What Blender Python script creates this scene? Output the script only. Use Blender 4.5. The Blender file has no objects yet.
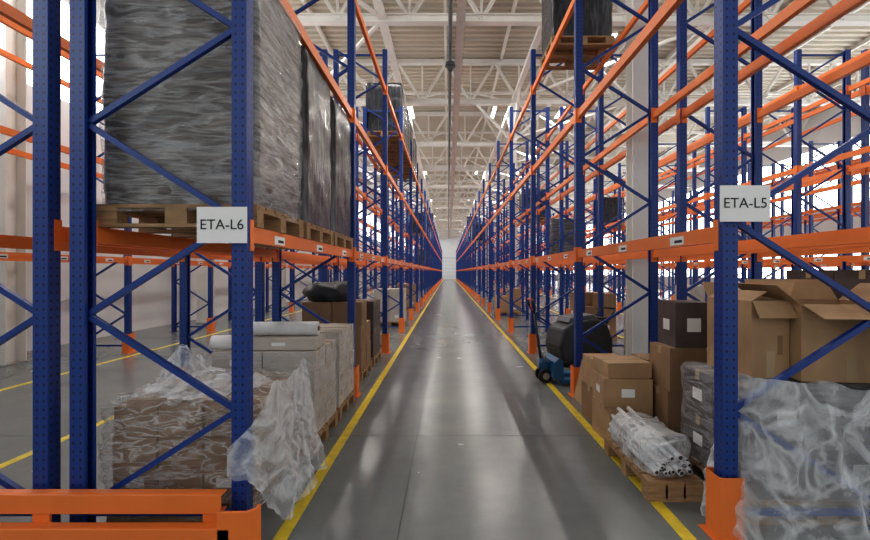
import bpy, math, random
from mathutils import Vector, Matrix, noise
random.seed(7)
sc = bpy.context.scene
COL = sc.collection
try:
    sc.view_settings.view_transform = 'Standard'
    sc.view_settings.exposure = 0.0
    sc.view_settings.look = 'Medium High Contrast'
except Exception as e:
    print('LOOK', e)

# ---------------------------------------------------------------- materials
def newmat(name):
    m = bpy.data.materials.new(name); m.use_nodes = True
    nt = m.node_tree
    return m, nt, nt.nodes['Principled BSDF']

def mat(name, col, rough=0.5, metal=0.0, var=0.0, scale=8.0, bump=0.0, bscale=40.0, stretch=(1,1,1), coat=0.0, rvar=0.0):
    m, nt, p = newmat(name)
    p.inputs['Roughness'].default_value = rough
    p.inputs['Metallic'].default_value = metal
    if coat: p.inputs['Coat Weight'].default_value = coat
    tc = nt.nodes.new('ShaderNodeTexCoord'); mp = nt.nodes.new('ShaderNodeMapping')
    mp.inputs['Scale'].default_value = stretch
    nt.links.new(tc.outputs['Object'], mp.inputs['Vector'])
    n = nt.nodes.new('ShaderNodeTexNoise'); n.inputs['Scale'].default_value = scale; n.inputs['Detail'].default_value = 4
    nt.links.new(mp.outputs['Vector'], n.inputs['Vector'])
    r = nt.nodes.new('ShaderNodeValToRGB')
    r.color_ramp.elements[0].position = 0.3; r.color_ramp.elements[1].position = 0.7
    a = [max(0, c*(1-var)) for c in col]; b = [min(1, c*(1+var)) for c in col]
    r.color_ramp.elements[0].color = (*a, 1); r.color_ramp.elements[1].color = (*b, 1)
    nt.links.new(n.outputs['Fac'], r.inputs['Fac'])
    nt.links.new(r.outputs['Color'], p.inputs['Base Color'])
    if bump:
        n2 = nt.nodes.new('ShaderNodeTexNoise'); n2.inputs['Scale'].default_value = bscale; n2.inputs['Detail'].default_value = 3
        nt.links.new(mp.outputs['Vector'], n2.inputs['Vector'])
        bp = nt.nodes.new('ShaderNodeBump'); bp.inputs['Strength'].default_value = bump; bp.inputs['Distance'].default_value = 0.02
        nt.links.new(n2.outputs['Fac'], bp.inputs['Height']); nt.links.new(bp.outputs['Normal'], p.inputs['Normal'])
    return m

def emis(name, col, s):
    m, nt, p = newmat(name)
    p.inputs['Base Color'].default_value = (*col, 1)
    p.inputs['Emission Color'].default_value = (*col, 1)
    p.inputs['Emission Strength'].default_value = s
    return m

def post_mat():
    m, nt, p = newmat('blue_perforated_steel')
    N = nt.nodes.new; L = nt.links.new
    uv = N('ShaderNodeUVMap'); uv.uv_map = 'UVMap'
    sp = N('ShaderNodeSeparateXYZ'); L(uv.outputs['UV'], sp.inputs[0])
    def M(op, a, b=None, c=None):
        n = N('ShaderNodeMath'); n.operation = op
        for i, v in enumerate((a, b, c)):
            if v is None: continue
            if isinstance(v, (int, float)): n.inputs[i].default_value = v
            else: L(v, n.inputs[i])
        return n.outputs[0]
    u = M('ABSOLUTE', sp.outputs[0])
    du = M('DIVIDE', M('ABSOLUTE', M('SUBTRACT', u, 0.021)), 0.0065)
    fr = M('FRACT', M('DIVIDE', sp.outputs[1], 0.05))
    dv = M('DIVIDE', M('ABSOLUTE', M('SUBTRACT', fr, 0.5)), 0.17)
    d = M('ADD', M('MULTIPLY', du, du), M('MULTIPLY', dv, dv))
    hole = M('LESS_THAN', d, 1.0)
    mix = N('ShaderNodeMix'); mix.data_type = 'RGBA'
    L(hole, mix.inputs['Factor'])
    mix.inputs[6].default_value = (0.008, 0.042, 0.22, 1)
    mix.inputs[7].default_value = (0.003, 0.005, 0.018, 1)
    L(mix.outputs[2], p.inputs['Base Color'])
    p.inputs['Roughness'].default_value = 0.42
    return m

def film_mat(name, col=(0.80, 0.83, 0.86), base=0.10, crease=0.65, scale=5, stretch=(1,1,1), bump=0.8, sharp=7.0, edge=0.35):
    m, nt, p = newmat(name)
    N = nt.nodes.new; L = nt.links.new
    p.inputs['Base Color'].default_value = (*col, 1)
    p.inputs['Roughness'].default_value = 0.14
    tc = N('ShaderNodeTexCoord'); mp = N('ShaderNodeMapping'); mp.inputs['Scale'].default_value = stretch
    L(tc.outputs['Object'], mp.inputs['Vector'])
    n = N('ShaderNodeTexNoise'); n.inputs['Scale'].default_value = scale; n.inputs['Detail'].default_value = 5
    n.inputs['Distortion'].default_value = 0.8
    L(mp.outputs['Vector'], n.inputs['Vector'])
    a = N('ShaderNodeMath'); a.operation='SUBTRACT'; L(n.outputs['Fac'], a.inputs[0]); a.inputs[1].default_value=0.5
    b = N('ShaderNodeMath'); b.operation='ABSOLUTE'; L(a.outputs[0], b.inputs[0])
    mr = N('ShaderNodeMapRange'); mr.inputs['From Min'].default_value = 0.0; mr.inputs['From Max'].default_value = 1.0/sharp
    mr.inputs['To Min'].default_value = crease; mr.inputs['To Max'].default_value = base
    L(b.outputs[0], mr.inputs['Value'])
    lw = N('ShaderNodeLayerWeight'); lw.inputs['Blend'].default_value = 0.25
    mx = N('ShaderNodeMath'); mx.operation='MULTIPLY_ADD'; L(lw.outputs['Facing'], mx.inputs[0]); mx.inputs[1].default_value=edge; L(mr.outputs['Result'], mx.inputs[2])
    mx.use_clamp=True
    L(mx.outputs[0], p.inputs['Alpha'])
    bp = N('ShaderNodeBump'); bp.inputs['Strength'].default_value = bump; bp.inputs['Distance'].default_value = 0.04
    L(b.outputs[0], bp.inputs['Height']); L(bp.outputs['Normal'], p.inputs['Normal'])
    return m

def wrap_mat(name, c0, c1, rough=0.22, stretch=(1,1,8), bump=0.5):
    m, nt, p = newmat(name)
    N = nt.nodes.new; L = nt.links.new
    tc = N('ShaderNodeTexCoord'); mp = N('ShaderNodeMapping'); mp.inputs['Scale'].default_value = stretch
    mp.inputs['Rotation'].default_value = (0.08, 0.10, 0)
    L(tc.outputs['Object'], mp.inputs['Vector'])
    n = N('ShaderNodeTexNoise'); n.inputs['Scale'].default_value = 2.6; n.inputs['Detail'].default_value = 7; n.inputs['Distortion'].default_value = 1.2
    L(mp.outputs['Vector'], n.inputs['Vector'])
    r = N('ShaderNodeValToRGB'); r.color_ramp.elements[0].position = 0.45; r.color_ramp.elements[1].position = 0.75
    r.color_ramp.elements[0].color = (*c0, 1); r.color_ramp.elements[1].color = (*c1, 1)
    L(n.outputs['Fac'], r.inputs['Fac']); L(r.outputs['Color'], p.inputs['Base Color'])
    p.inputs['Roughness'].default_value = rough
    bp = N('ShaderNodeBump'); bp.inputs['Strength'].default_value = bump; bp.inputs['Distance'].default_value = 0.02
    L(n.outputs['Fac'], bp.inputs['Height']); L(bp.outputs['Normal'], p.inputs['Normal'])
    return m

def floor_mat():
    m, nt, p = newmat('polished_grey_concrete')
    N = nt.nodes.new; L = nt.links.new
    tc = N('ShaderNodeTexCoord')
    n = N('ShaderNodeTexNoise'); n.inputs['Scale'].default_value = 0.9; n.inputs['Detail'].default_value = 9; n.inputs['Roughness'].default_value = 0.68
    L(tc.outputs['Object'], n.inputs['Vector'])
    r = N('ShaderNodeValToRGB'); r.color_ramp.elements[0].position = 0.3; r.color_ramp.elements[1].position = 0.72
    r.color_ramp.elements[0].color = (0.135, 0.152, 0.152, 1); r.color_ramp.elements[1].color = (0.20, 0.217, 0.212, 1)
    L(n.outputs['Fac'], r.inputs['Fac']); L(r.outputs['Color'], p.inputs['Base Color'])
    n2 = N('ShaderNodeTexNoise'); n2.inputs['Scale'].default_value = 2; n2.inputs['Detail'].default_value = 4
    L(tc.outputs['Object'], n2.inputs['Vector'])
    mr = N('ShaderNodeMapRange'); mr.inputs['To Min'].default_value = 0.19; mr.inputs['To Max'].default_value = 0.31
    L(n2.outputs['Fac'], mr.inputs['Value']); L(mr.outputs['Result'], p.inputs['Roughness'])
    p.inputs['IOR'].default_value = 1.6
    return m

M_POST = post_mat()
M_BLUE = mat('blue_painted_steel', (0.008, 0.042, 0.22), 0.42)
M_OR = mat('orange_painted_steel', (0.80, 0.20, 0.04), 0.42, var=0.06, scale=3)
M_FLOOR = floor_mat()
M_YEL = mat('yellow_floor_paint', (0.68, 0.52, 0.04), 0.4, var=0.2, scale=12)
M_JOINT = mat('joint_sealant', (0.04, 0.042, 0.045), 0.6)
M_WALL = mat('white_wall_panel', (0.68, 0.70, 0.71), 0.5, var=0.03, scale=1)
M_CEIL = mat('cream_roof_deck', (0.58, 0.53, 0.44), 0.5, var=0.08, scale=0.7)
M_STEEL = mat('white_painted_steel', (0.80, 0.785, 0.74), 0.45, var=0.05, scale=2)
M_DARK = mat('dark_grey_plastic', (0.035, 0.037, 0.042), 0.45)
M_BLACK = mat('black_rubber', (0.012, 0.012, 0.013), 0.6)
M_GREY = mat('galvanised_steel', (0.40, 0.41, 0.42), 0.35, metal=0.6, var=0.1)
M_PIPE = mat('grey_painted_pipe', (0.12, 0.125, 0.13), 0.4)
M_WOOD = mat('pallet_wood', (0.34, 0.21, 0.11), 0.75, var=0.3, scale=5, stretch=(1, 8, 8), bump=0.2)
M_KRAFT = mat('kraft_cardboard', (0.42, 0.27, 0.15), 0.75, var=0.12, scale=4, bump=0.08)
M_KRAFT2 = mat('brown_cardboard', (0.26, 0.16, 0.09), 0.75, var=0.14, scale=4, bump=0.08)
M_KIN = mat('cardboard_inside', (0.22, 0.135, 0.075), 0.85, var=0.1, scale=4)
M_GCARD = mat('grey_carton', (0.48, 0.44, 0.39), 0.7, var=0.14, scale=3)
M_TAPE = mat('packing_tape', (0.45, 0.34, 0.20), 0.25)
M_PRINT = mat('dark_carton', (0.09, 0.07, 0.065), 0.6, var=0.2, scale=6)
M_WHITE = mat('white_paper', (0.80, 0.80, 0.79), 0.6)
M_TEXT = mat('black_ink', (0.01, 0.01, 0.01), 0.6)
M_PVC = mat('white_plastic_tube', (0.66, 0.67, 0.68), 0.3, var=0.1, scale=12)
M_RED = mat('red_plastic', (0.55, 0.03, 0.02), 0.4)
M_JACK = mat('blue_truck_paint', (0.015, 0.10, 0.22), 0.35)
M_FILM = film_mat('stretch_film_clear', base=0.17, crease=0.50, scale=4.5, sharp=9, edge=0.4)
M_FILM2 = film_mat('stretch_film_tight', base=0.05, crease=0.26, scale=3.0, stretch=(1.2, 1.2, 6), bump=0.7, sharp=10, edge=0.15)
M_FILM3 = film_mat('stretch_film_wrinkled', col=(0.72,0.70,0.68), base=0.10, crease=0.50, scale=4.5, stretch=(1.1, 1.1, 4), bump=1.0, sharp=13, edge=0.2)
M_WRAP = wrap_mat('dark_wrapped_goods', (0.020, 0.022, 0.028), (0.08, 0.085, 0.10), stretch=(6,6,0.8), bump=0.4)
M_WRAPB = wrap_mat('brown_wrapped_goods', (0.070, 0.057, 0.048), (0.24, 0.215, 0.185))  # paler streak colour paints in the silvery reflections of the wrap
M_WRAPG = wrap_mat('grey_wrapped_goods', (0.06, 0.06, 0.07), (0.18, 0.18, 0.20))
M_WIN = emis('daylit_frosted_glass', (0.95, 0.98, 1.0), 4.5)
M_LED = emis('led_diffuser', (1.0, 0.97, 0.93), 5.0)

# ---------------------------------------------------------------- mesh builder
class B:
    def __init__(s): s.v=[]; s.f=[]; s.m=[]; s.uv=[]; s.mats=[]; s.sm=[]
    def mi(s, m):
        if m not in s.mats: s.mats.append(m)
        return s.mats.index(m)
    def face(s, idx, m, uv=None, smooth=False):
        s.f.append(idx); s.m.append(s.mi(m)); s.uv.append(uv); s.sm.append(smooth)
    def box(s, x0,x1,y0,y1,z0,z1, m, T=None):
        o=len(s.v)
        for x,y,z in [(x0,y0,z0),(x1,y0,z0),(x1,y1,z0),(x0,y1,z0),(x0,y0,z1),(x1,y0,z1),(x1,y1,z1),(x0,y1,z1)]:
            p=Vector((x,y,z)); s.v.append(T@p if T else p)
        for q in [(0,3,2,1),(4,5,6,7),(0,1,5,4),(1,2,6,5),(2,3,7,6),(3,0,4,7)]:
            s.face([o+i for i in q], m)
    def bar(s, a, b, w, h, m, up=(0,0,1)):
        a=Vector(a); b=Vector(b); d=(b-a); L=d.length; d.normalize()
        up=Vector(up)
        if abs(d.dot(up))>0.99: up=Vector((0,1,0))
        sd=d.cross(up).normalized(); u=sd.cross(d)
        T=Matrix.Translation(a)@Matrix((( d.x,sd.x,u.x,0),(d.y,sd.y,u.y,0),(d.z,sd.z,u.z,0),(0,0,0,1)))
        s.box(0,L,-w/2,w/2,-h/2,h/2,m,T)
    def cyl(s, a, b, r, m, n=16, r2=None, cap=True):
        a=Vector(a); b=Vector(b); d=(b-a).normalized(); r2=r if r2 is None else r2
        up=Vector((0,0,1)) if abs(d.z)<0.9 else Vector((1,0,0))
        x=d.cross(up).normalized(); y=d.cross(x)
        o=len(s.v)
        for i in range(n):
            t=2*math.pi*i/n; s.v.append(a+(x*math.cos(t)+y*math.sin(t))*r)
        for i in range(n):
            t=2*math.pi*i/n; s.v.append(b+(x*math.cos(t)+y*math.sin(t))*r2)
        for i in range(n):
            j=(i+1)%n; s.face([o+i,o+n+i,o+n+j,o+j], m, smooth=True)
        if cap:
            s.face([o+i for i in range(n)], m); s.face([o+n+n-1-i for i in range(n)], m)
    def prism_z(s, pts, z0, z1, m, uvs=True):
        o=len(s.v); n=len(pts)
        for x,y in pts: s.v.append(Vector((x,y,z0)))
        for x,y in pts: s.v.append(Vector((x,y,z1)))
        for i in range(n):
            j=(i+1)%n
            l=math.hypot(pts[j][0]-pts[i][0], pts[j][1]-pts[i][1])
            uv=[(-l/2,z0),(l/2,z0),(l/2,z1),(-l/2,z1)] if l>0.06 else [(9,0)]*4
            s.face([o+i,o+j,o+n+j,o+n+i], m, uv)
        s.face([o+n+i for i in range(n)], m, [(9,0)]*n)
        s.face([o+n-1-i for i in range(n)], m, [(9,0)]*n)
    def prism_y(s, pts, y0, y1, m, T=None):
        o=len(s.v); n=len(pts)
        for yy in (y0,y1):
            for x,z in pts:
                p=Vector((x,yy,z)); s.v.append(T@p if T else p)
        for i in range(n):
            j=(i+1)%n; s.face([o+i,o+n+i,o+n+j,o+j], m)
        s.face([o+i for i in range(n)], m); s.face([o+n+n-1-i for i in range(n)], m)
    def grid(s, fn, nu, nv, m, smooth=True):
        o=len(s.v)
        for j in range(nv+1):
            for i in range(nu+1): s.v.append(Vector(fn(i/nu, j/nv)))
        for j in range(nv):
            for i in range(nu):
                a=o+j*(nu+1)+i; s.face([a,a+1,a+nu+2,a+nu+1], m, smooth=smooth)
    def wrapbox(s, x0,x1,y0,y1,z0,z1, m, amp=0.012, seed=0, ns=10, bulge=0.0, top=True, rc=0.04, fs=5):
        per=[]
        W=x1-x0; D=y1-y0
        def edge(a,b,n):
            for i in range(n): per.append((a[0]+(b[0]-a[0])*i/n, a[1]+(b[1]-a[1])*i/n))
        n=max(6,int(ns*W*2)); k=max(6,int(ns*D*2))
        edge((x0+rc,y0),(x1-rc,y0),n); edge((x1-rc,y0),(x1,y0+rc),2)
        edge((x1,y0+rc),(x1,y1-rc),k); edge((x1,y1-rc),(x1-rc,y1),2)
        edge((x1-rc,y1),(x0+rc,y1),n); edge((x0+rc,y1),(x0,y1-rc),2)
        edge((x0,y1-rc),(x0,y0+rc),k); edge((x0,y0+rc),(x0+rc,y0),2)
        cx=(x0+x1)/2; cy=(y0+y1)/2
        P=len(per); H=z1-z0; nz=max(6,int(ns*H*2)); o=len(s.v)
        for j in range(nz+1):
            z=z0+H*j/nz
            for (x,y) in per:
                q=Vector((x*fs+seed,y*fs,z*fs*1.6))
                dn=noise.noise(q)+0.5*noise.noise(q*2.3)
                d=Vector((x-cx,y-cy,0)); d.normalize()
                k2=amp*dn + bulge*math.sin(math.pi*j/nz)
                if j==nz: k2-=0.015
                s.v.append(Vector((x,y,z+ (amp*dn if j==nz else 0)))+d*k2)
        for j in range(nz):
            for i in range(P):
                i2=(i+1)%P
                s.face([o+j*P+i,o+j*P+i2,o+(j+1)*P+i2,o+(j+1)*P+i], m, smooth=True)
        if top:
            c=len(s.v); s.v.append(Vector((cx,cy,z1+0.01)))
            for i in range(P):
                s.face([o+nz*P+i,o+nz*P+(i+1)%P,c], m, smooth=True)
    def make(s, name, parent=None, loc=(0,0,0), rot=0, bevel=0, mesh_only=False):
        me=bpy.data.meshes.new(name)
        me.from_pydata([tuple(v) for v in s.v],[],s.f)
        for m in s.mats: me.materials.append(m)
        me.polygons.foreach_set('material_index', s.m)
        me.polygons.foreach_set('use_smooth', s.sm)
        if any(u is not None for u in s.uv):
            ul=me.uv_layers.new(name='UVMap')
            k=0
            for p,u in zip(s.f,s.uv):
                for i in range(len(p)):
                    ul.data[k].uv = u[i] if u is not None else (9,0)
                    k+=1
        me.update()
        if mesh_only: return me
        return mkobj(name, me, parent, loc, rot, bevel)
def mkobj(name, me, parent=None, loc=(0,0,0), rot=0, bevel=0):
    ob=bpy.data.objects.new(name, me); COL.objects.link(ob)
    ob.location=loc; ob.rotation_euler=(0,0,rot)
    if parent: ob.parent=parent
    if bevel:
        md=ob.modifiers.new('bevel','BEVEL'); md.width=bevel; md.segments=2; md.limit_method='ANGLE'; md.angle_limit=math.radians(40)
    return ob
def empty(name, loc=(0,0,0), rot=0):
    e=bpy.data.objects.new(name,None); COL.objects.link(e); e.location=loc; e.rotation_euler=(0,0,rot); e.empty_display_size=0.2
    return e

# ---------------------------------------------------------------- layout constants
Y0=2.555; BAY=2.89; NB=29; YEND=Y0+NB*BAY
XL=-8.5; XR=21.0; YB=-6.0; YF=YEND+4.5
ZC=10.9
LEV=[1.83,3.62,5.20]
FD=0.97
# ---------------------------------------------------------------- shell
b=B(); b.box(XL-0.3,XR+0.3,YB,YF+0.3,-0.2,0,M_FLOOR); b.make('floor')
b=B()
for x in (-1.005,1.445,-3.68,-6.05,4.27,6.65): b.box(x-0.042,x+0.042,YB,YEND+0.5,0.0005,0.003,M_YEL)
b.make('floor_marking_line')
b=B()
b.box(-0.306,-0.300,YB,YF,0.0004,0.0015,M_JOINT)
y=4.1
while y<YF: 
    b.box(XL,XR,y-0.002,y+0.002,0.0004,0.0015,M_JOINT); y+=6
b.make('floor_joint')
b=B(); y=YB; prof=[]
while y<YF:
    prof += [(y,ZC),(y+0.14,ZC),(y+0.18,ZC+0.12),(y+0.30,ZC+0.12)]; y+=0.34
for (yy,zz) in prof:
    b.v.append(Vector((XL,yy,zz))); b.v.append(Vector((XR,yy,zz)))
for i in range(len(prof)-1): b.face([2*i,2*i+2,2*i+3,2*i+1],M_CEIL)
b.box(XL-0.3,XR+0.3,YB,YF+0.3,ZC+0.14,ZC+0.3,M_CEIL)
b.make('ceiling')
def side_wall(name,x,sgn,bands):
    b=B(); zs=[0]
    w0,w1=(x-0.2,x) if sgn<0 else (x,x+0.2)
    for a,c in bands:
        b.box(w0,w1,YB,YF,zs[-1],a,M_WALL); zs.append(c)
    b.box(w0,w1,YB,YF,zs[-1],ZC+0.12,M_WALL)
    b.make(name)
    k=1
    for a,c in bands:
        e=empty('window_%s_%d'%(name[5:],k)); k+=1
        g=B(); xm=(w0+w1)/2
        g.box(xm-0.01,xm+0.01,YB,YF,a,c,M_WIN); g.make('glass',e)
        g=B(); y=YB
        while y<YF:
            g.box(xm-0.04,xm+0.04,y,y+0.08,a,c,M_STEEL); y+=1.5
        g.box(xm-0.04,xm+0.04,YB,YF,(a+c)/2-0.03,(a+c)/2+0.03,M_STEEL)
        g.make('frame',e)
side_wall('wall_left',XL,-1,[(5.4,7.6)])
side_wall('wall_right',XR,1,[(1.2,3.4),(5.0,8.6)])
b=B()
b.box(XL-0.2,-1.6,YF,YF+0.2,0,ZC+0.1,M_WALL); b.box(2.0,XR+0.2,YF,YF+0.2,0,ZC+0.1,M_WALL)
b.box(-1.6,2.0,YF,YF+0.2,4.6,ZC+0.1,M_WALL); b.make('wall_back')
e=empty('door_1')
b=B(); b.box(-1.6,2.0,YF+0.08,YF+0.12,0,4.6,emis('door_panel_glow',(0.55,0.57,0.58),0.2)); b.make('panel',e)  # grey panel given a faint glow, standing in for daylight at the far door
b=B(); b.box(-1.7,-1.6,YF-0.05,YF,0,4.7,M_GREY); b.box(2.0,2.1,YF-0.05,YF,0,4.7,M_GREY); b.box(-1.7,2.1,YF-0.05,YF,4.6,4.7,M_GREY)
for i in range(1,6): b.box(-1.6,2.0,YF+0.05,YF+0.08,i*0.77-0.02,i*0.77+0.02,M_GREY)
b.make('frame',e)

# trusses
b=B()
ZT=9.0
b.box(XL,XR,-0.11,0.11,ZT-0.12,ZT-0.09,M_STEEL); b.box(XL,XR,-0.02,0.02,ZT-0.09,ZT+0.09,M_STEEL); b.box(XL,XR,-0.11,0.11,ZT+0.09,ZT+0.12,M_STEEL)
b.box(XL,XR,-0.09,0.09,ZC-0.26,ZC-0.06,M_STEEL)
n=14; dx=(XR-XL)/n
for i in range(n):
    x0=XL+i*dx; xm=x0+dx/2; x1=x0+dx
    b.bar((x0,0,ZC-0.2),(xm,0,ZT),0.10,0.10,M_STEEL); b.bar((xm,0,ZT),(x1,0,ZC-0.2),0.10,0.10,M_STEEL)
    b.bar((xm,0,ZT),(xm,0,ZC-0.2),0.07,0.07,M_STEEL)
me=b.make('truss',mesh_only=True)
e=empty('roof_truss_structure'); k=0; y=0.3; TY=[]
while y<YF: mkobj('truss',me,e,(0,y,0)); TY.append(y); y+=6
b=B()
x=XL+1.2
while x<XR:
    b.box(x-0.05,x+0.05,YB,YF,ZC-0.16,ZC+0.0,M_STEEL); x+=2.4
for x in (-6.2,-1.9,2.83,8.1,14.5): b.box(x-0.09,x+0.09,YB,YF,ZT-0.09,ZT+0.09,M_STEEL)
for i in range(0,len(TY)-1):
    ya,yb=TY[i],TY[i+1]
    for xa,xb in ((2.83,8.1),(-6.2,-1.9)):
        b.bar((xa,ya,ZT+0.02),(xb,yb,ZT+0.02),0.09,0.09,M_STEEL); b.bar((xb,ya,ZT+0.02),(xa,yb,ZT+0.02),0.09,0.09,M_STEEL)
    b.bar((-1.9,ya,ZT),(-0.2,ya+3,ZC-0.2),0.07,0.07,M_STEEL); b.bar((2.83,ya,ZT),(1.2,ya+3,ZC-0.2),0.07,0.07,M_STEEL)
    b.box(XL,XR,ya+2.95,ya+3.05,ZC-0.3,ZC-0.18,M_STEEL)
b.make('purlins',e)
def column(x,y,w=0.25,knee=True):
    b=B(); t=0.02
    b.box(-w/2,w/2,-w/2,-w/2+t,0,ZT,M_STEEL); b.box(-w/2,w/2,w/2-t,w/2,0,ZT,M_STEEL)
    b.box(-t/2,t/2,-w/2+t,w/2-t,0,ZT,M_STEEL); b.box(-w/2,w/2,-w/2-0.04,w/2+0.04,0,0.02,M_GREY)
    if knee:
        b.bar((0,w/2,7.4),(0,1.7,ZT),0.10,0.10,M_STEEL); b.bar((0,-w/2,7.4),(0,-1.7,ZT),0.10,0.10,M_STEEL)
        b.bar((-w/2,0,7.4),(-1.7,0,ZT),0.10,0.10,M_STEEL); b.bar((w/2,0,7.4),(1.7,0,ZT),0.10,0.10,M_STEEL)
    b.make('steel_column',None,(x,y,0))
y=6.3
while y<YF: column(2.845,y); column(8.095,y); y+=12
y=7.3
while y<YF: column(-7.68,y,0.36,False); y+=6
b=B()
b.cyl((0.07,YB,8.75),(0.07,YF-1,8.75),0.06,M_PIPE,12)
b.box(0.24,0.50,YB,YF-1,8.84,8.86,M_STEEL); b.box(0.24,0.25,YB,YF-1,8.84,8.94,M_STEEL); b.box(0.49,0.50,YB,YF-1,8.84,8.94,M_STEEL)
for y in TY: b.cyl((0.07,y,8.80),(0.07,y,ZT-0.12),0.015,M_GREY,8)
b.make('sprinkler_pipe')
b=B(); b.cyl((0,0,0),(0,0,-0.6),0.025,M_DARK,8); b.cyl((0,0,-0.6),(0,0,-0.72),0.14,M_DARK,16,0.16); 
b.cyl((0,0,-0.72),(0,0,-0.88),0.13,M_DARK,16,0.05)
b.make('dome_camera',None,(0.07,13.0,8.68))
b=B(); b.box(-0.09,0.09,-0.75,0.75,0,0.06,M_STEEL); b.box(-0.075,0.075,-0.73,0.73,-0.012,0,M_LED)
for yy in (-0.6,0.6): b.cyl((0,yy,0.06),(0,yy,0.5),0.008,M_GREY,6)
me=b.make('housing',mesh_only=True)
for X in (2.2,-1.75,-4.9,5.4):
    for i,y in enumerate(TY[1:]):
        if abs(X)<3 and i%2: continue
        e=empty('linear_ceiling_lamp',(X,y+2,9.3)); mkobj('housing',me,e)
        ld=bpy.data.lights.new('lamp_light','AREA'); ld.shape='RECTANGLE'; ld.size=0.15; ld.size_y=1.45; ld.energy=150; ld.color=(1,0.96,0.9)
        lo=bpy.data.objects.new('lamp_light',ld); COL.objects.link(lo); lo.parent=e; lo.location=(0,0,-0.02)

# ---------------------------------------------------------------- racks
HT=6.0
def cprof(cx,sg,w=0.09,d=0.085,t=0.012):
    pts=[(-w/2,-d/2),(w/2,-d/2),(w/2,-d/2+0.022),(w/2-t,-d/2+0.022),(w/2-t,-d/2+t),(-w/2+t,-d/2+t),(-w/2+t,d/2-t),(w/2-t,d/2-t),(w/2-t,d/2-0.022),(w/2,d/2-0.022),(w/2,d/2),(-w/2,d/2)]
    if sg<0: pts=[(-x,y) for x,y in reversed(pts)]
    return [(cx+x,y) for x,y in pts]
b=B()
b.prism_z(cprof(0,1),0.008,HT,M_POST); b.prism_z(cprof(FD,-1),0.008,HT,M_POST)
b.box(-0.07,0.07,-0.075,0.075,0,0.008,M_BLUE); b.box(FD-0.07,FD+0.07,-0.075,0.075,0,0.008,M_BLUE)
z=0.18; side=1
while z+0.58<HT:
    xa=FD-0.03 if side else 0.03; xb=0.03 if side else FD-0.03
    b.bar((xa,0,z),(xb,0,z+0.58),0.03,0.034,M_BLUE); side=1-side; z+=0.58
b.bar((0.03,0,0.14),(FD-0.03,0,0.14),0.03,0.034,M_BLUE); b.bar((0.03,0,HT-0.1),(FD-0.03,0,HT-0.1),0.03,0.034,M_BLUE)
ME_FRAME=b.make('upright_frame',mesh_only=True)
b=B(); L0=0.048; L1=BAY-0.048
for zc in LEV:
    for xc,s in ((0,1),(FD,-1)):
        b.box(xc-0.025,xc+0.025,L0,L1,zc-0.045,zc+0.03,M_OR)
        xo0,xo1=(xc-0.025,xc+0.008) if s>0 else (xc-0.008,xc+0.025)
        b.box(xo0,xo1,L0,L1,zc+0.03,zc+0.055,M_OR)
        for ya,yb in ((L0-0.004,L0),(L1,L1+0.004)):
            b.box(xc-0.048,xc+0.028,ya,yb,zc-0.10,zc+0.09,M_OR)
        xf=xc-0.049 if s>0 else xc+0.045
        b.box(xf,xf+0.004,L0-0.05,L0,zc-0.10,zc+0.09,M_OR); b.box(xf,xf+0.004,L1,L1+0.05,zc-0.10,zc+0.09,M_OR)
ME_BEAM=b.make('bay_beams',mesh_only=True)
b=B()
b.prism_z([(-0.085,-0.075),(0.06,-0.075),(0.06,-0.068),(-0.065,-0.068),(-0.078,-0.055),(-0.078,0.055),(-0.065,0.068),(0.06,0.068),(0.06,0.075),(-0.07,0.075),(-0.085,0.06)],0.006,0.38,M_OR)
b.box(-0.11,0.06,-0.10,-0.068,0,0.006,M_OR); b.box(-0.11,0.06,0.068,0.10,0,0.006,M_OR); b.box(-0.11,-0.075,-0.10,0.10,0,0.0065,M_OR)
ME_SHOE=b.make('post_protector',mesh_only=True)
b=B(); b.box(-0.0275,-0.0255,-0.09,0.09,-0.035,0.025,M_WHITE); b.box(-0.0280,-0.0275,-0.07,0.03,-0.02,0.0,M_TEXT); ME_TAG=b.make('location_label',mesh_only=True)

def rack_row(xf, s, nb=NB, y0=Y0, noshoe0=False):
    e=empty('pallet_rack',(xf,y0,0))
    for i in range(nb+1):
        r=0 if s>0 else math.pi
        mkobj('upright_frame',ME_FRAME,e,(0,i*BAY,0),r)
        if not (noshoe0 and i==0): mkobj('post_protector',ME_SHOE,e,(0,i*BAY,0),r)
        if i<nb:
            if s>0: mkobj('bay_beams',ME_BEAM,e,(0,i*BAY,0),0)
            else: mkobj('bay_beams',ME_BEAM,e,(0,(i+1)*BAY,0),math.pi)
            if i<8:
                for q in (0.5,1.45,2.4): mkobj('location_label',ME_TAG,e,(0,i*BAY+q,LEV[0]),r)
    return e
rack_row(-1.25,-1,noshoe0=True); rack_row(-3.41,1); rack_row(-6.35,-1)
rack_row(1.69,1); rack_row(4.00,-1); rack_row(6.94,1); rack_row(9.25,-1); rack_row(12.2,1); rack_row(14.5,-1)

# ---------------------------------------------------------------- signs
def sign(name,txt,x,z):
    e=empty(name,(x,Y0-0.075,z))
    b=B(); b.box(-0.148,0.148,-0.002,0.002,-0.107,0.107,M_WHITE); b.make('board',e)
    b=B(); b.box(-0.03,0.03,0.003,0.03,-0.05,0.05,M_WHITE); b.make('bracket',e)
    c=bpy.data.curves.new('text','FONT'); c.body=txt; c.size=0.085; c.align_x='CENTER'; c.align_y='CENTER'; c.extrude=0.0006
    c.materials.append(M_TEXT)
    o=bpy.data.objects.new('text',c); COL.objects.link(o); o.parent=e; o.rotation_euler=(math.pi/2,0,0); o.location=(0,-0.0035,0.0)
sign('location_sign','ETA-L6',(222-448)/420*2.48,1.6+(272-225)/420*2.48)
sign('location_sign','ETA-L5',(745-448)/420*2.48,1.6+(272-203.5)/420*2.48)

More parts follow.
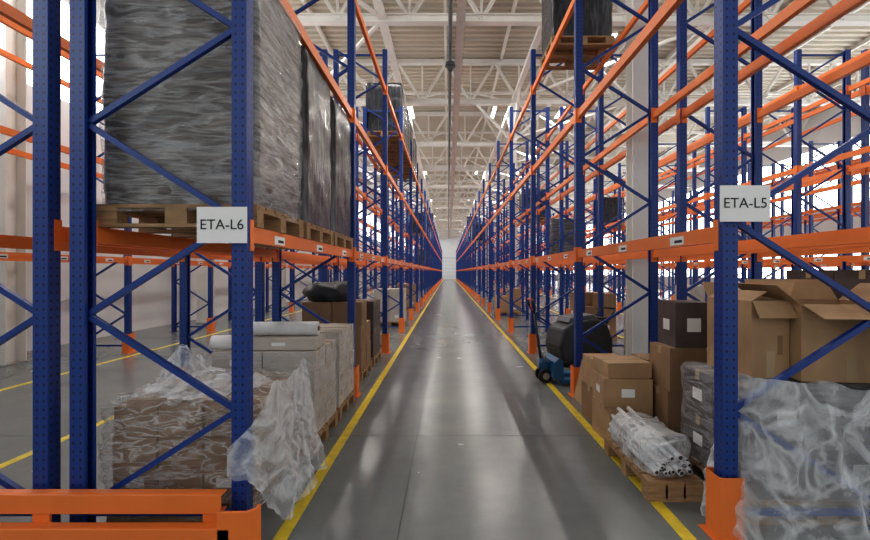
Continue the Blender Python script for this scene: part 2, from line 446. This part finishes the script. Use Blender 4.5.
# end guard rail left
e=empty('rack_end_guard_rail',(0,2.40,0))
b=B()
def railp(z0,z1,x0,x1,ya):
    b.box(x0,x1,ya,ya+0.012,z0,z1,M_OR); b.box(x0,x1,ya+0.012,ya+0.07,z1-0.012,z1,M_OR); b.box(x0,x1,ya+0.012,ya+0.07,z0,z0+0.012,M_OR)
railp(0.215,0.325,-3.6,-1.30,0.0); railp(0.055,0.165,-3.6,-1.22,-0.06)
for x in (-3.5,-2.34,-1.36): b.box(x-0.05,x+0.05,0.012,0.03,0,0.32,M_OR); b.box(x-0.08,x+0.08,-0.06,0.045,0,0.01,M_OR); b.box(x-0.05,x+0.05,-0.045,0.012,0.07,0.16,M_OR)
b.prism_z([(-1.29,-0.06),(-1.12,-0.06),(-1.08,-0.02),(-1.08,0.03),(-1.10,0.03),(-1.10,-0.01),(-1.13,-0.04),(-1.29,-0.04)],0,0.26,M_OR)
b.make('rail',e,bevel=0.004)

# ---------------------------------------------------------------- pallets and goods
def pallet(b,x0,x1,y0,y1,z,m=M_WOOD,h=0.144):
    W=x1-x0; D=y1-y0
    for i in range(3):
        yy=y0+(D-0.1)*i/2
        b.box(x0,x1,yy,yy+0.1,z,z+0.022,m)
        for xx in (x0,(x0+x1)/2-0.07,x1-0.14): b.box(xx,xx+0.14,yy+0.002,yy+0.098,z+0.022,z+0.1,m)
    for xx in (x0,(x0+x1)/2-0.07,x1-0.14): b.box(xx+0.002,xx+0.138,y0,y1,z+0.1,z+0.122,m)
    n=6; w=D/n*0.8
    for i in range(n):
        yy=y0+(D-w)*i/(n-1); b.box(x0,x1,yy,yy+w,z+0.122,z+h,m)
def rotbox(b,cx,cy,z0,w,d,h,rz,m,tape=True,label=False):
    T=Matrix.Translation((cx,cy,z0))@Matrix.Rotation(rz,4,'Z')
    b.box(-w/2,w/2,-d/2,d/2,0,h,m,T)
    if tape:
        b.box(-w/2-0.001,w/2+0.001,-0.025,0.025,h-0.07,h+0.0012,M_TAPE,T)
    if label:
        b.box(-0.06,0.06,-d/2-0.0015,-d/2,h*0.35,h*0.65,M_WHITE,T)
        b.box(-w/2-0.0015,-w/2,-0.06,0.06,h*0.35,h*0.6,M_WHITE,T)
def cartons(b,x0,x1,y0,y1,z0,z1,nx,ny,nz,m,jit=0.006,label=0.2,skip=0):
    dx=(x1-x0)/nx; dy=(y1-y0)/ny; dz=(z1-z0)/nz
    for k in range(nz):
        for j in range(ny):
            for i in range(nx):
                if k==nz-1 and random.random()<skip: continue
                rotbox(b,x0+dx*(i+.5)+random.uniform(-jit,jit),y0+dy*(j+.5)+random.uniform(-jit,jit),z0+dz*k,dx-0.012,dy-0.012,dz-0.003,random.uniform(-.01,.01),m,True,random.random()<label)

zl=LEV[0]+0.056
def wrapped_load(x0,x1,y0,y1,z,h,m,seed,name='wrapped_pallet_load',hi=False):
    e=empty(name,((x0+x1)/2,(y0+y1)/2,z))
    W=(x1-x0)/2; D=(y1-y0)/2
    b=B(); pallet(b,-W,W,-D,D,0); b.make('pallet',e)
    b=B(); b.wrapbox(-W+0.02,W-0.02,-D+0.02,D-0.02,0.146,h,m,0.012,seed,ns=14 if hi else 9,bulge=0.008); b.make('goods',e)
    if hi:
        b=B(); b.wrapbox(-W+0.008,W-0.008,-D+0.008,D-0.008,0.10,h+0.015,M_FILM2,0.018,seed+50,ns=20,bulge=0.012,fs=7); b.make('stretch_film',e)
    return e
wrapped_load(-2.24,-1.21,2.66,3.52,zl,1.72,M_WRAPB,3,hi=True)
wrapped_load(-2.24,-1.21,3.60,4.44,zl,1.68,M_WRAP,9)
wrapped_load(-2.24,-1.21,4.50,5.36,zl,1.62,M_WRAP,14)
for (xa,xb) in ((-2.24,-1.23),):
    for i,bi in enumerate((3,4)):
        for k in range(3):
            y=Y0+bi*BAY+0.08+k*0.92
            wrapped_load(xa,xb,y,y+0.85,LEV[2]+0.056,1.45 if k!=1 else 1.2,M_WRAP,20+i*3+k)
wrapped_load(1.67,2.68,6.75,7.60,LEV[2]+0.056,1.4,M_WRAP,31)
for (x,bi,lv,k,m) in ((3.03,3,0,1,M_WRAPG),(3.03,5,1,0,M_WRAP),(-2.22,7,1,1,M_WRAP),(-2.22,9,0,0,M_WRAPG),(1.69,9,1,1,M_WRAP),(6.94,5,1,2,M_WRAP),(-2.22,11,2,1,M_WRAP),(1.69,12,2,0,M_WRAP)):
    y=Y0+bi*BAY+0.08+k*0.92
    wrapped_load(x-0.02,x+0.99,y,y+0.85,LEV[lv]+0.056,1.3,m,40+bi)

def drape(name,parent,path,ztop,zbot,out,seed,nu=70,nv=46,m=M_FILM,amp=0.05,damp0=False,sgn=1):
    path=[Vector((p[0],p[1],0)) for p in path]
    seg=[(path[i+1]-path[i]).length for i in range(len(path)-1)]; tot=sum(seg)
    def P(u):
        d=u*tot
        for i,sg in enumerate(seg):
            if d<=sg or i==len(seg)-1:
                t=min(1,d/sg); a=path[i].lerp(path[i+1],t); dr=(path[i+1]-path[i]).normalized(); return a,Vector((dr.y,-dr.x,0))
            d-=sg
    off=parent.location
    def fn(u,v):
        a,n=P(u); a2,n2=P(min(1,u+0.06)); a3,n3=P(max(0,u-0.06)); n=(n+n2+n3).normalized()*sgn
        top=ztop(u)+0.07*noise.noise(Vector((u*5,seed,0))); bot=zbot(u)+0.03+0.04*noise.noise(Vector((u*9,seed,4)))
        z=top+(bot-top)*v
        nn=noise.noise
        ridge=1-2*abs(nn(Vector((u*tot*6,v*2.5+u*3,seed))))
        ridge2=1-2*abs(nn(Vector((u*tot*14+v*5,v*9,seed+3))))
        fold=amp*(0.25+0.9*v)*(0.5*math.sin(u*tot*20+seed+3*nn(Vector((u*4,v*2,seed))))+0.8*ridge+0.35*ridge2)
        if damp0: fold*=min(1,u*3)
        q=a+n*(out*v**1.3*(min(1,u*3) if damp0 else 1)+fold)
        return (q.x-off.x,q.y-off.y,max(z,0.012)-off.z)
    b=B(); b.grid(fn,nu,nv,m); b.make(name,parent)

def heap(b,cx,cy,z0,rx,ry,h,seed,m=M_FILM,n=36):
    def fn(u,v):
        a=u*2*math.pi; r=v
        w=1+0.35*noise.noise(Vector((math.cos(a)*2,math.sin(a)*2,seed)))+0.12*noise.noise(Vector((math.cos(a)*7,math.sin(a)*7,seed+r*4)))
        x=cx+rx*r*w*math.cos(a); y=cy+ry*r*w*math.sin(a)
        k=noise.noise(Vector((x*9,y*9,seed+5)))
        z=z0+h*(1-r**2)*(0.75+0.6*k)+0.02*abs(noise.noise(Vector((x*25,y*25,seed))))
        return (x,y,max(z0+0.003,z))
    b.grid(fn,n*2,n,m)

# ---- left floor goods
e=empty('film_wrapped_carton_pallet',(-1.72,3.08,0))
b=B(); pallet(b,-0.46,0.46,-0.40,0.40,0); b.make('pallet',e)
b=B(); cartons(b,-0.44,0.44,-0.38,0.38,0.146,0.73,3,2,3,M_KRAFT2,label=0.1); b.make('cartons',e,bevel=0.004)
b=B(); b.wrapbox(-0.48,0.48,-0.42,0.42,0.04,0.77,M_FILM3,0.035,5,ns=24,bulge=0.03,fs=9); b.make('stretch_film',e)
b=B(); heap(b,-0.05,0.0,0.775,0.42,0.36,0.11,3); heap(b,-0.34,0.20,0.78,0.16,0.16,0.28,9); b.make('loose_film',e)
drape('draped_stretch_film',e,[(-1.31,2.49),(-1.17,2.49),(-1.12,2.56),(-1.11,2.8),(-1.15,3.2),(-1.17,3.45)],lambda u:0.55+0.33*min(1,u*3.5),lambda u: 0.36 if u<0.12 else (0.36-(u-0.12)*3 if u<0.22 else 0.06),0.13,2.0,120,64,amp=0.045,damp0=True)

e=empty('carton_pallet',(-1.62,4.04,0))
b=B(); pallet(b,-0.46,0.46,-0.38,0.38,0); b.make('pallet',e)
b=B(); cartons(b,-0.45,0.45,-0.37,0.37,0.146,0.90,2,2,4,M_GCARD,label=0.5); b.make('cartons',e,bevel=0.004)
b=B(); b.wrapbox(-0.46,0.46,-0.385,0.385,0.16,0.90,M_FILM2,0.006,15,ns=10,top=False); b.make('stretch_film',e)
e=empty('carton_pallet',(-1.62,4.88,0))
b=B(); pallet(b,-0.46,0.46,-0.37,0.37,0); b.make('pallet',e)
b=B(); cartons(b,-0.45,0.45,-0.36,0.36,0.146,0.96,2,3,5,M_GCARD,label=0.5); b.make('cartons',e,bevel=0.004)
b=B(); b.wrapbox(-0.46,0.46,-0.375,0.375,0.16,0.96,M_FILM2,0.006,17,ns=10,top=False); b.make('stretch_film',e)
b=B(); rotbox(b,0,0,0,0.66,0.34,0.10,0.03,M_GCARD,False,True); b.make('flat_carton',None,(-1.52,3.92,0.903),bevel=0.004)
def roll(name,a,c,r,m,loc):
    b=B(); b.cyl(a,c,r,m,24); d=(Vector(c)-Vector(a)).normalized()
    b.cyl(Vector(a)-d*0.012,Vector(a),r*0.35,M_KIN,16); b.cyl(Vector(c),Vector(c)+d*0.012,r*0.35,M_KIN,16)
    b.make(name,None,loc)
roll('plastic_film_roll',(-0.28,0,0.065),(0.32,0.03,0.065),0.065,M_PVC,(-1.54,3.92,1.006))
roll('plastic_film_roll',(-0.10,-0.02,0.062),(0.14,0.02,0.062),0.062,M_WHITE,(-2.02,3.80,0.905))
roll('plastic_film_roll',(-0.24,0,0.062),(0.2,0.02,0.062),0.062,M_WHITE,(-1.86,4.26,0.905))

e=empty('carton_pallet',(-1.70,6.5,0))
b=B(); pallet(b,-0.45,0.45,-0.4,0.4,0); b.make('pallet',e)
b=B(); cartons(b,-0.44,0.44,-0.38,0.38,0.146,1.16,2,2,3,M_KRAFT2,skip=0.2); b.make('cartons',e,bevel=0.004)
b=B(); b.wrapbox(-0.3,0.3,-0.25,0.25,0,0.26,M_DARK,0.06,8,ns=12,bulge=0.06,rc=0.12); b.make('black_refuse_bag',e,(-0.10,-0.05,1.17))
e=empty('carton_pallet',(-1.70,7.5,0))
b=B(); pallet(b,-0.45,0.45,-0.4,0.4,0); b.make('pallet',e)
b=B(); cartons(b,-0.44,0.44,-0.38,0.38,0.146,1.10,2,2,2,M_PRINT); b.make('cartons',e,bevel=0.004)

# ---- right floor goods
e=empty('film_wrapped_carton_pallet',(2.38,3.06,0))
b=B(); pallet(b,-0.46,0.52,-0.40,0.40,0); b.make('pallet',e)
b=B(); cartons(b,-0.45,0.51,-0.38,0.38,0.146,0.84,2,2,2,M_PRINT,label=0.6); b.make('cartons',e,bevel=0.004)
b=B(); b.wrapbox(-0.47,0.53,-0.40,0.40,0.1,0.86,M_FILM2,0.02,25,ns=16,bulge=0.01,fs=7); b.make('stretch_film',e)
def sag(u,v):
    x=0.0+0.55*u; y=-0.56+0.16*v
    z=0.60+0.32*v+0.05*noise.noise(Vector((x*9,v*5,3)))+0.02*noise.noise(Vector((x*25,v*14,1)))
    return (x,y+0.03*noise.noise(Vector((x*14,v*4,7))),z)
drape('draped_stretch_film',e,[(1.86,2.78),(1.80,2.60),(1.82,2.50),(2.1,2.46),(2.5,2.46),(2.86,2.5)],lambda u:1.00-0.12*u,lambda u:0.02,0.12,6.0,160,76,amp=0.055)

def open_box(name,loc,w,d,h,rz,fl,m=M_KRAFT,t=0.007,angs=(50,-20,35,60)):
    b=B()
    b.box(-w/2,w/2,-d/2,d/2,0,t,m)
    b.box(-w/2,w/2,-d/2,-d/2+t,t,h,m); b.box(-w/2,w/2,d/2-t,d/2,t,h,m)
    b.box(-w/2,-w/2+t,-d/2+t,d/2-t,t,h,m); b.box(w/2-t,w/2,-d/2+t,d/2-t,t,h,m)
    def flap(orig,rot,width,ang):
        T=Matrix.Translation(orig)@Matrix.Rotation(rot,4,'Z')@Matrix.Rotation(math.radians(ang),4,'X')
        b.box(-width/2+0.004,width/2-0.004,0,t,0.001,fl,m,T)
    flap((0,-d/2,h),0,w,angs[0]); flap((0,d/2,h),math.pi,w,angs[1])
    flap((-w/2,0,h),-math.pi/2,d,angs[2]); flap((w/2,0,h),math.pi/2,d,angs[3])
    b.box(-0.03,0.03,-d/2-0.0015,-d/2,0,h*0.35,M_TAPE); b.box(w*0.18,w*0.32,-d/2-0.0015,-d/2,h*0.3,h*0.55,M_KRAFT2)
    return b.make(name,None,loc,rz,bevel=0.002)
open_box('open_cardboard_box',(2.63,2.96,0.885),0.60,0.50,0.50,-0.10,0.2,angs=(112,40,50,50))
open_box('open_cardboard_box',(2.16,3.05,0.885),0.27,0.44,0.52,0.06,0.13,angs=(150,30,-60,20))
e=empty('carton_stack',(2.28,4.05,0))
b=B(); pallet(b,-0.36,0.40,-0.38,0.38,0)
b.make('pallet',e)
b=B()
rotbox(b,-0.18,-0.18,0.146,0.34,0.36,0.40,0.0,M_KRAFT2); rotbox(b,-0.17,-0.18,0.548,0.33,0.35,0.38,0.03,M_KRAFT2); rotbox(b,-0.10,-0.17,0.93,0.32,0.34,0.40,-0.04,M_PRINT,False,True)
rotbox(b,0.19,-0.18,0.146,0.36,0.36,0.55,0.0,M_KRAFT2); rotbox(b,0.24,-0.18,0.698,0.30,0.35,0.5,0.02,M_KRAFT2,True,True)
rotbox(b,-0.18,0.19,0.146,0.34,0.34,0.6,0.0,M_KRAFT2); rotbox(b,0.19,0.19,0.146,0.34,0.34,0.9,0.0,M_KRAFT)
b.make('cartons',e,bevel=0.004)
e=empty('carton_stack',(1.72,4.1,0))
b=B()
rotbox(b,-0.04,-0.02,0.0,0.40,0.42,0.34,0.06,M_KRAFT); rotbox(b,-0.03,0.0,0.342,0.44,0.40,0.26,-0.08,M_KRAFT,True,True)
rotbox(b,-0.02,0.02,0.604,0.42,0.36,0.14,0.05,M_KRAFT)
rotbox(b,0.0,0.46,0.0,0.40,0.38,0.38,0.1,M_KRAFT2); rotbox(b,-0.02,0.46,0.382,0.36,0.36,0.30,0.0,M_KRAFT)
b.make('cartons',e,bevel=0.004)
b=B()
for i in range(4):
    T=Matrix.Translation((0.03*i,0.0,0))@Matrix.Rotation(0.22+0.02*i,4,'Y')@Matrix.Rotation(0.05*i,4,'Z')
    b.box(0,0.008,-0.28,0.28,0.002,0.50-0.04*i,M_KRAFT,T)
b.make('flattened_cardboard',None,(1.60,5.08,0))
e=empty('plastic_tube_bundle',(1.58,3.32,0))
b=B(); pallet(b,-0.19,0.20,-0.40,0.42,0); b.make('pallet',e)
b=B()
for i in range(30):
    r=random.uniform(0.012,0.022); x=random.uniform(-0.12,0.12); z=0.17+random.uniform(0,0.15)*(1-abs(x)/0.25)
    a=Vector((x+random.uniform(-.03,.03)+0.03,-0.36+random.uniform(-.05,.05),z)); c=Vector((x+0.0+random.uniform(-.04,.04),0.38,z+random.uniform(0.02,0.12)))
    b.cyl(a,c,r,M_PVC,10); b.cyl(a-(c-a).normalized()*0.001,a,r*0.75,M_DARK,10)
b.make('tubes',e)
b=B(); b.wrapbox(-0.17,0.17,-0.34,0.37,0.15,0.38,M_FILM,0.03,55,ns=18,bulge=0.01,rc=0.08,fs=8); b.make('film',e)
e=empty('carton_pallet',(3.55,3.4,0))
b=B(); pallet(b,-0.45,0.45,-0.5,0.5,0); b.make('pallet',e)
b=B(); cartons(b,-0.44,0.44,-0.48,0.48,0.146,1.62,2,2,4,M_PRINT); b.make('cartons',e,bevel=0.004)
for (x,y,h,m) in ((3.52,7.0,1.1,M_GCARD),(7.4,7.0,1.0,M_KRAFT),(7.4,9.4,0.9,M_PRINT),(7.4,12.5,1.2,M_GCARD),(3.5,10.2,1.1,M_KRAFT2),(-2.9,10.0,0.9,M_GCARD),(-1.72,12.6,1.1,M_GCARD),(-1.72,18.0,1.1,M_KRAFT),(2.2,15.6,1.0,M_KRAFT),(8.75,5.0,1.2,M_KRAFT),(12.7,9.5,1.3,M_KRAFT2)):
    e=empty('carton_pallet',(x,y,0))
    b=B(); pallet(b,-0.45,0.45,-0.4,0.4,0); b.make('pallet',e)
    b=B(); cartons(b,-0.44,0.44,-0.38,0.38,0.146,h,2,2,3,m,skip=0.25); b.make('cartons',e,bevel=0.004)

# ---------------------------------------------------------------- hand pallet truck (forks into the rack)
e=empty('hand_pallet_truck',(1.46,6.15,0),math.radians(6))
b=B()
for yy in (-0.19,0.19):
    b.prism_y([(0.12,0.06),(0.16,0.085),(1.15,0.085),(1.22,0.06),(1.22,0.035),(1.15,0.03),(0.12,0.03)],yy-0.08,yy+0.08,M_JACK)
    b.box(1.02,1.10,yy-0.07,yy-0.05,0.02,0.035,M_DARK)
b.prism_y([(0.0,0.10),(0.02,0.32),(0.08,0.38),(0.14,0.34),(0.16,0.085),(0.12,0.06)],-0.24,0.24,M_JACK)
b.box(-0.10,0.02,-0.07,0.07,0.10,0.16,M_JACK); b.box(-0.11,0.0,-0.05,0.05,0.16,0.30,M_JACK)
b.make('chassis',e,bevel=0.006)
b=B()
b.cyl((-0.05,0,0.30),(-0.05,0,0.44),0.035,M_GREY,14); b.cyl((-0.09,0,0.18),(-0.09,0,0.34),0.045,M_JACK,14)
b.make('hydraulic_pump',e)
b=B()
for yy in (-0.11,0.06): b.cyl((-0.06,yy,0.1),(-0.06,yy+0.05,0.1),0.1,M_BLACK,20); b.cyl((-0.06,yy-0.004,0.1),(-0.06,yy+0.054,0.1),0.05,M_GREY,14)
for yy in (-0.19,0.19): b.cyl((1.05,yy-0.04,0.04),(1.05,yy+0.04,0.04),0.04,M_BLACK,14)
b.make('wheels',e)
b=B(); b.cyl((-0.10,0,0.30),(-0.20,0,1.0),0.02,M_DARK,12)
b.cyl((-0.20,0,1.0),(-0.24,-0.12,1.10),0.014,M_BLACK,10); b.cyl((-0.20,0,1.0),(-0.24,0.12,1.10),0.014,M_BLACK,10)
b.cyl((-0.24,-0.12,1.10),(-0.26,-0.12,1.20),0.016,M_BLACK,10); b.cyl((-0.24,0.12,1.10),(-0.26,0.12,1.20),0.016,M_BLACK,10)
b.cyl((-0.26,-0.12,1.20),(-0.26,0.12,1.20),0.014,M_RED,10); b.cyl((-0.225,0.03,1.03),(-0.25,0.03,1.14),0.008,M_RED,8)
b.make('tiller_handle',e)
# floor scrubber
e=empty('walk_behind_floor_scrubber',(2.30,7.42,0),math.radians(15))
b=B()
b.prism_y([(-0.46,0.10),(-0.52,0.35),(-0.44,0.64),(-0.26,0.74),(0.20,0.80),(0.42,0.70),(0.52,0.42),(0.52,0.14),(0.40,0.08),(-0.40,0.08)],-0.27,0.27,M_DARK)
b.make('tank_body',e,bevel=0.04)
b=B(); b.prism_y([(-0.32,0.73),(-0.28,0.82),(0.16,0.87),(0.26,0.79)],-0.21,0.21,M_PIPE); b.make('tank_lid',e,bevel=0.015)
b=B(); b.cyl((-0.34,0,0.02),(-0.34,0,0.14),0.30,M_BLACK,28,0.26); b.make('brush_deck',e)
b=B()
for yy in (-0.30,0.24): b.cyl((0.18,yy,0.12),(0.18,yy+0.06,0.12),0.12,M_BLACK,22); b.cyl((0.18,yy-0.004,0.12),(0.18,yy+0.064,0.12),0.06,M_GREY,14)
b.make('wheels',e)
b=B()
for k in range(12):
    t0=math.radians(-50+100*k/12); t1=math.radians(-50+100*(k+1)/12)
    b.bar((0.16+0.46*math.cos(t0),0.46*math.sin(t0),0.05),(0.16+0.46*math.cos(t1),0.46*math.sin(t1),0.05),0.03,0.07,M_BLACK)
b.bar((0.46,0,0.2),(0.62,0,0.06),0.06,0.03,M_GREY)
b.make('squeegee',e)
b=B()
for yy in (-0.2,0.2): b.cyl((0.40,yy,0.66),(0.62,yy,0.95),0.016,M_BLACK,10)
b.cyl((0.62,-0.2,0.95),(0.62,0.2,0.95),0.018,M_BLACK,10); b.box(0.32,0.46,-0.15,0.15,0.68,0.80,M_DARK)
b.make('control_handle',e)

# ---------------------------------------------------------------- world, camera
w=bpy.data.worlds.new('World'); sc.world=w; w.use_nodes=True
bg=w.node_tree.nodes['Background']; bg.inputs['Color'].default_value=(0.97,0.98,1.0,1); bg.inputs['Strength'].default_value=0.7
cam=bpy.data.cameras.new('Camera'); co=bpy.data.objects.new('Camera',cam); COL.objects.link(co)
cam.sensor_width=36; cam.lens=420/870*36; cam.shift_x=-13/870; cam.shift_y=2/870; cam.clip_end=300; cam.clip_start=0.05
co.location=(0,0,1.6); co.rotation_euler=(math.pi/2,0,0)
sc.camera=co
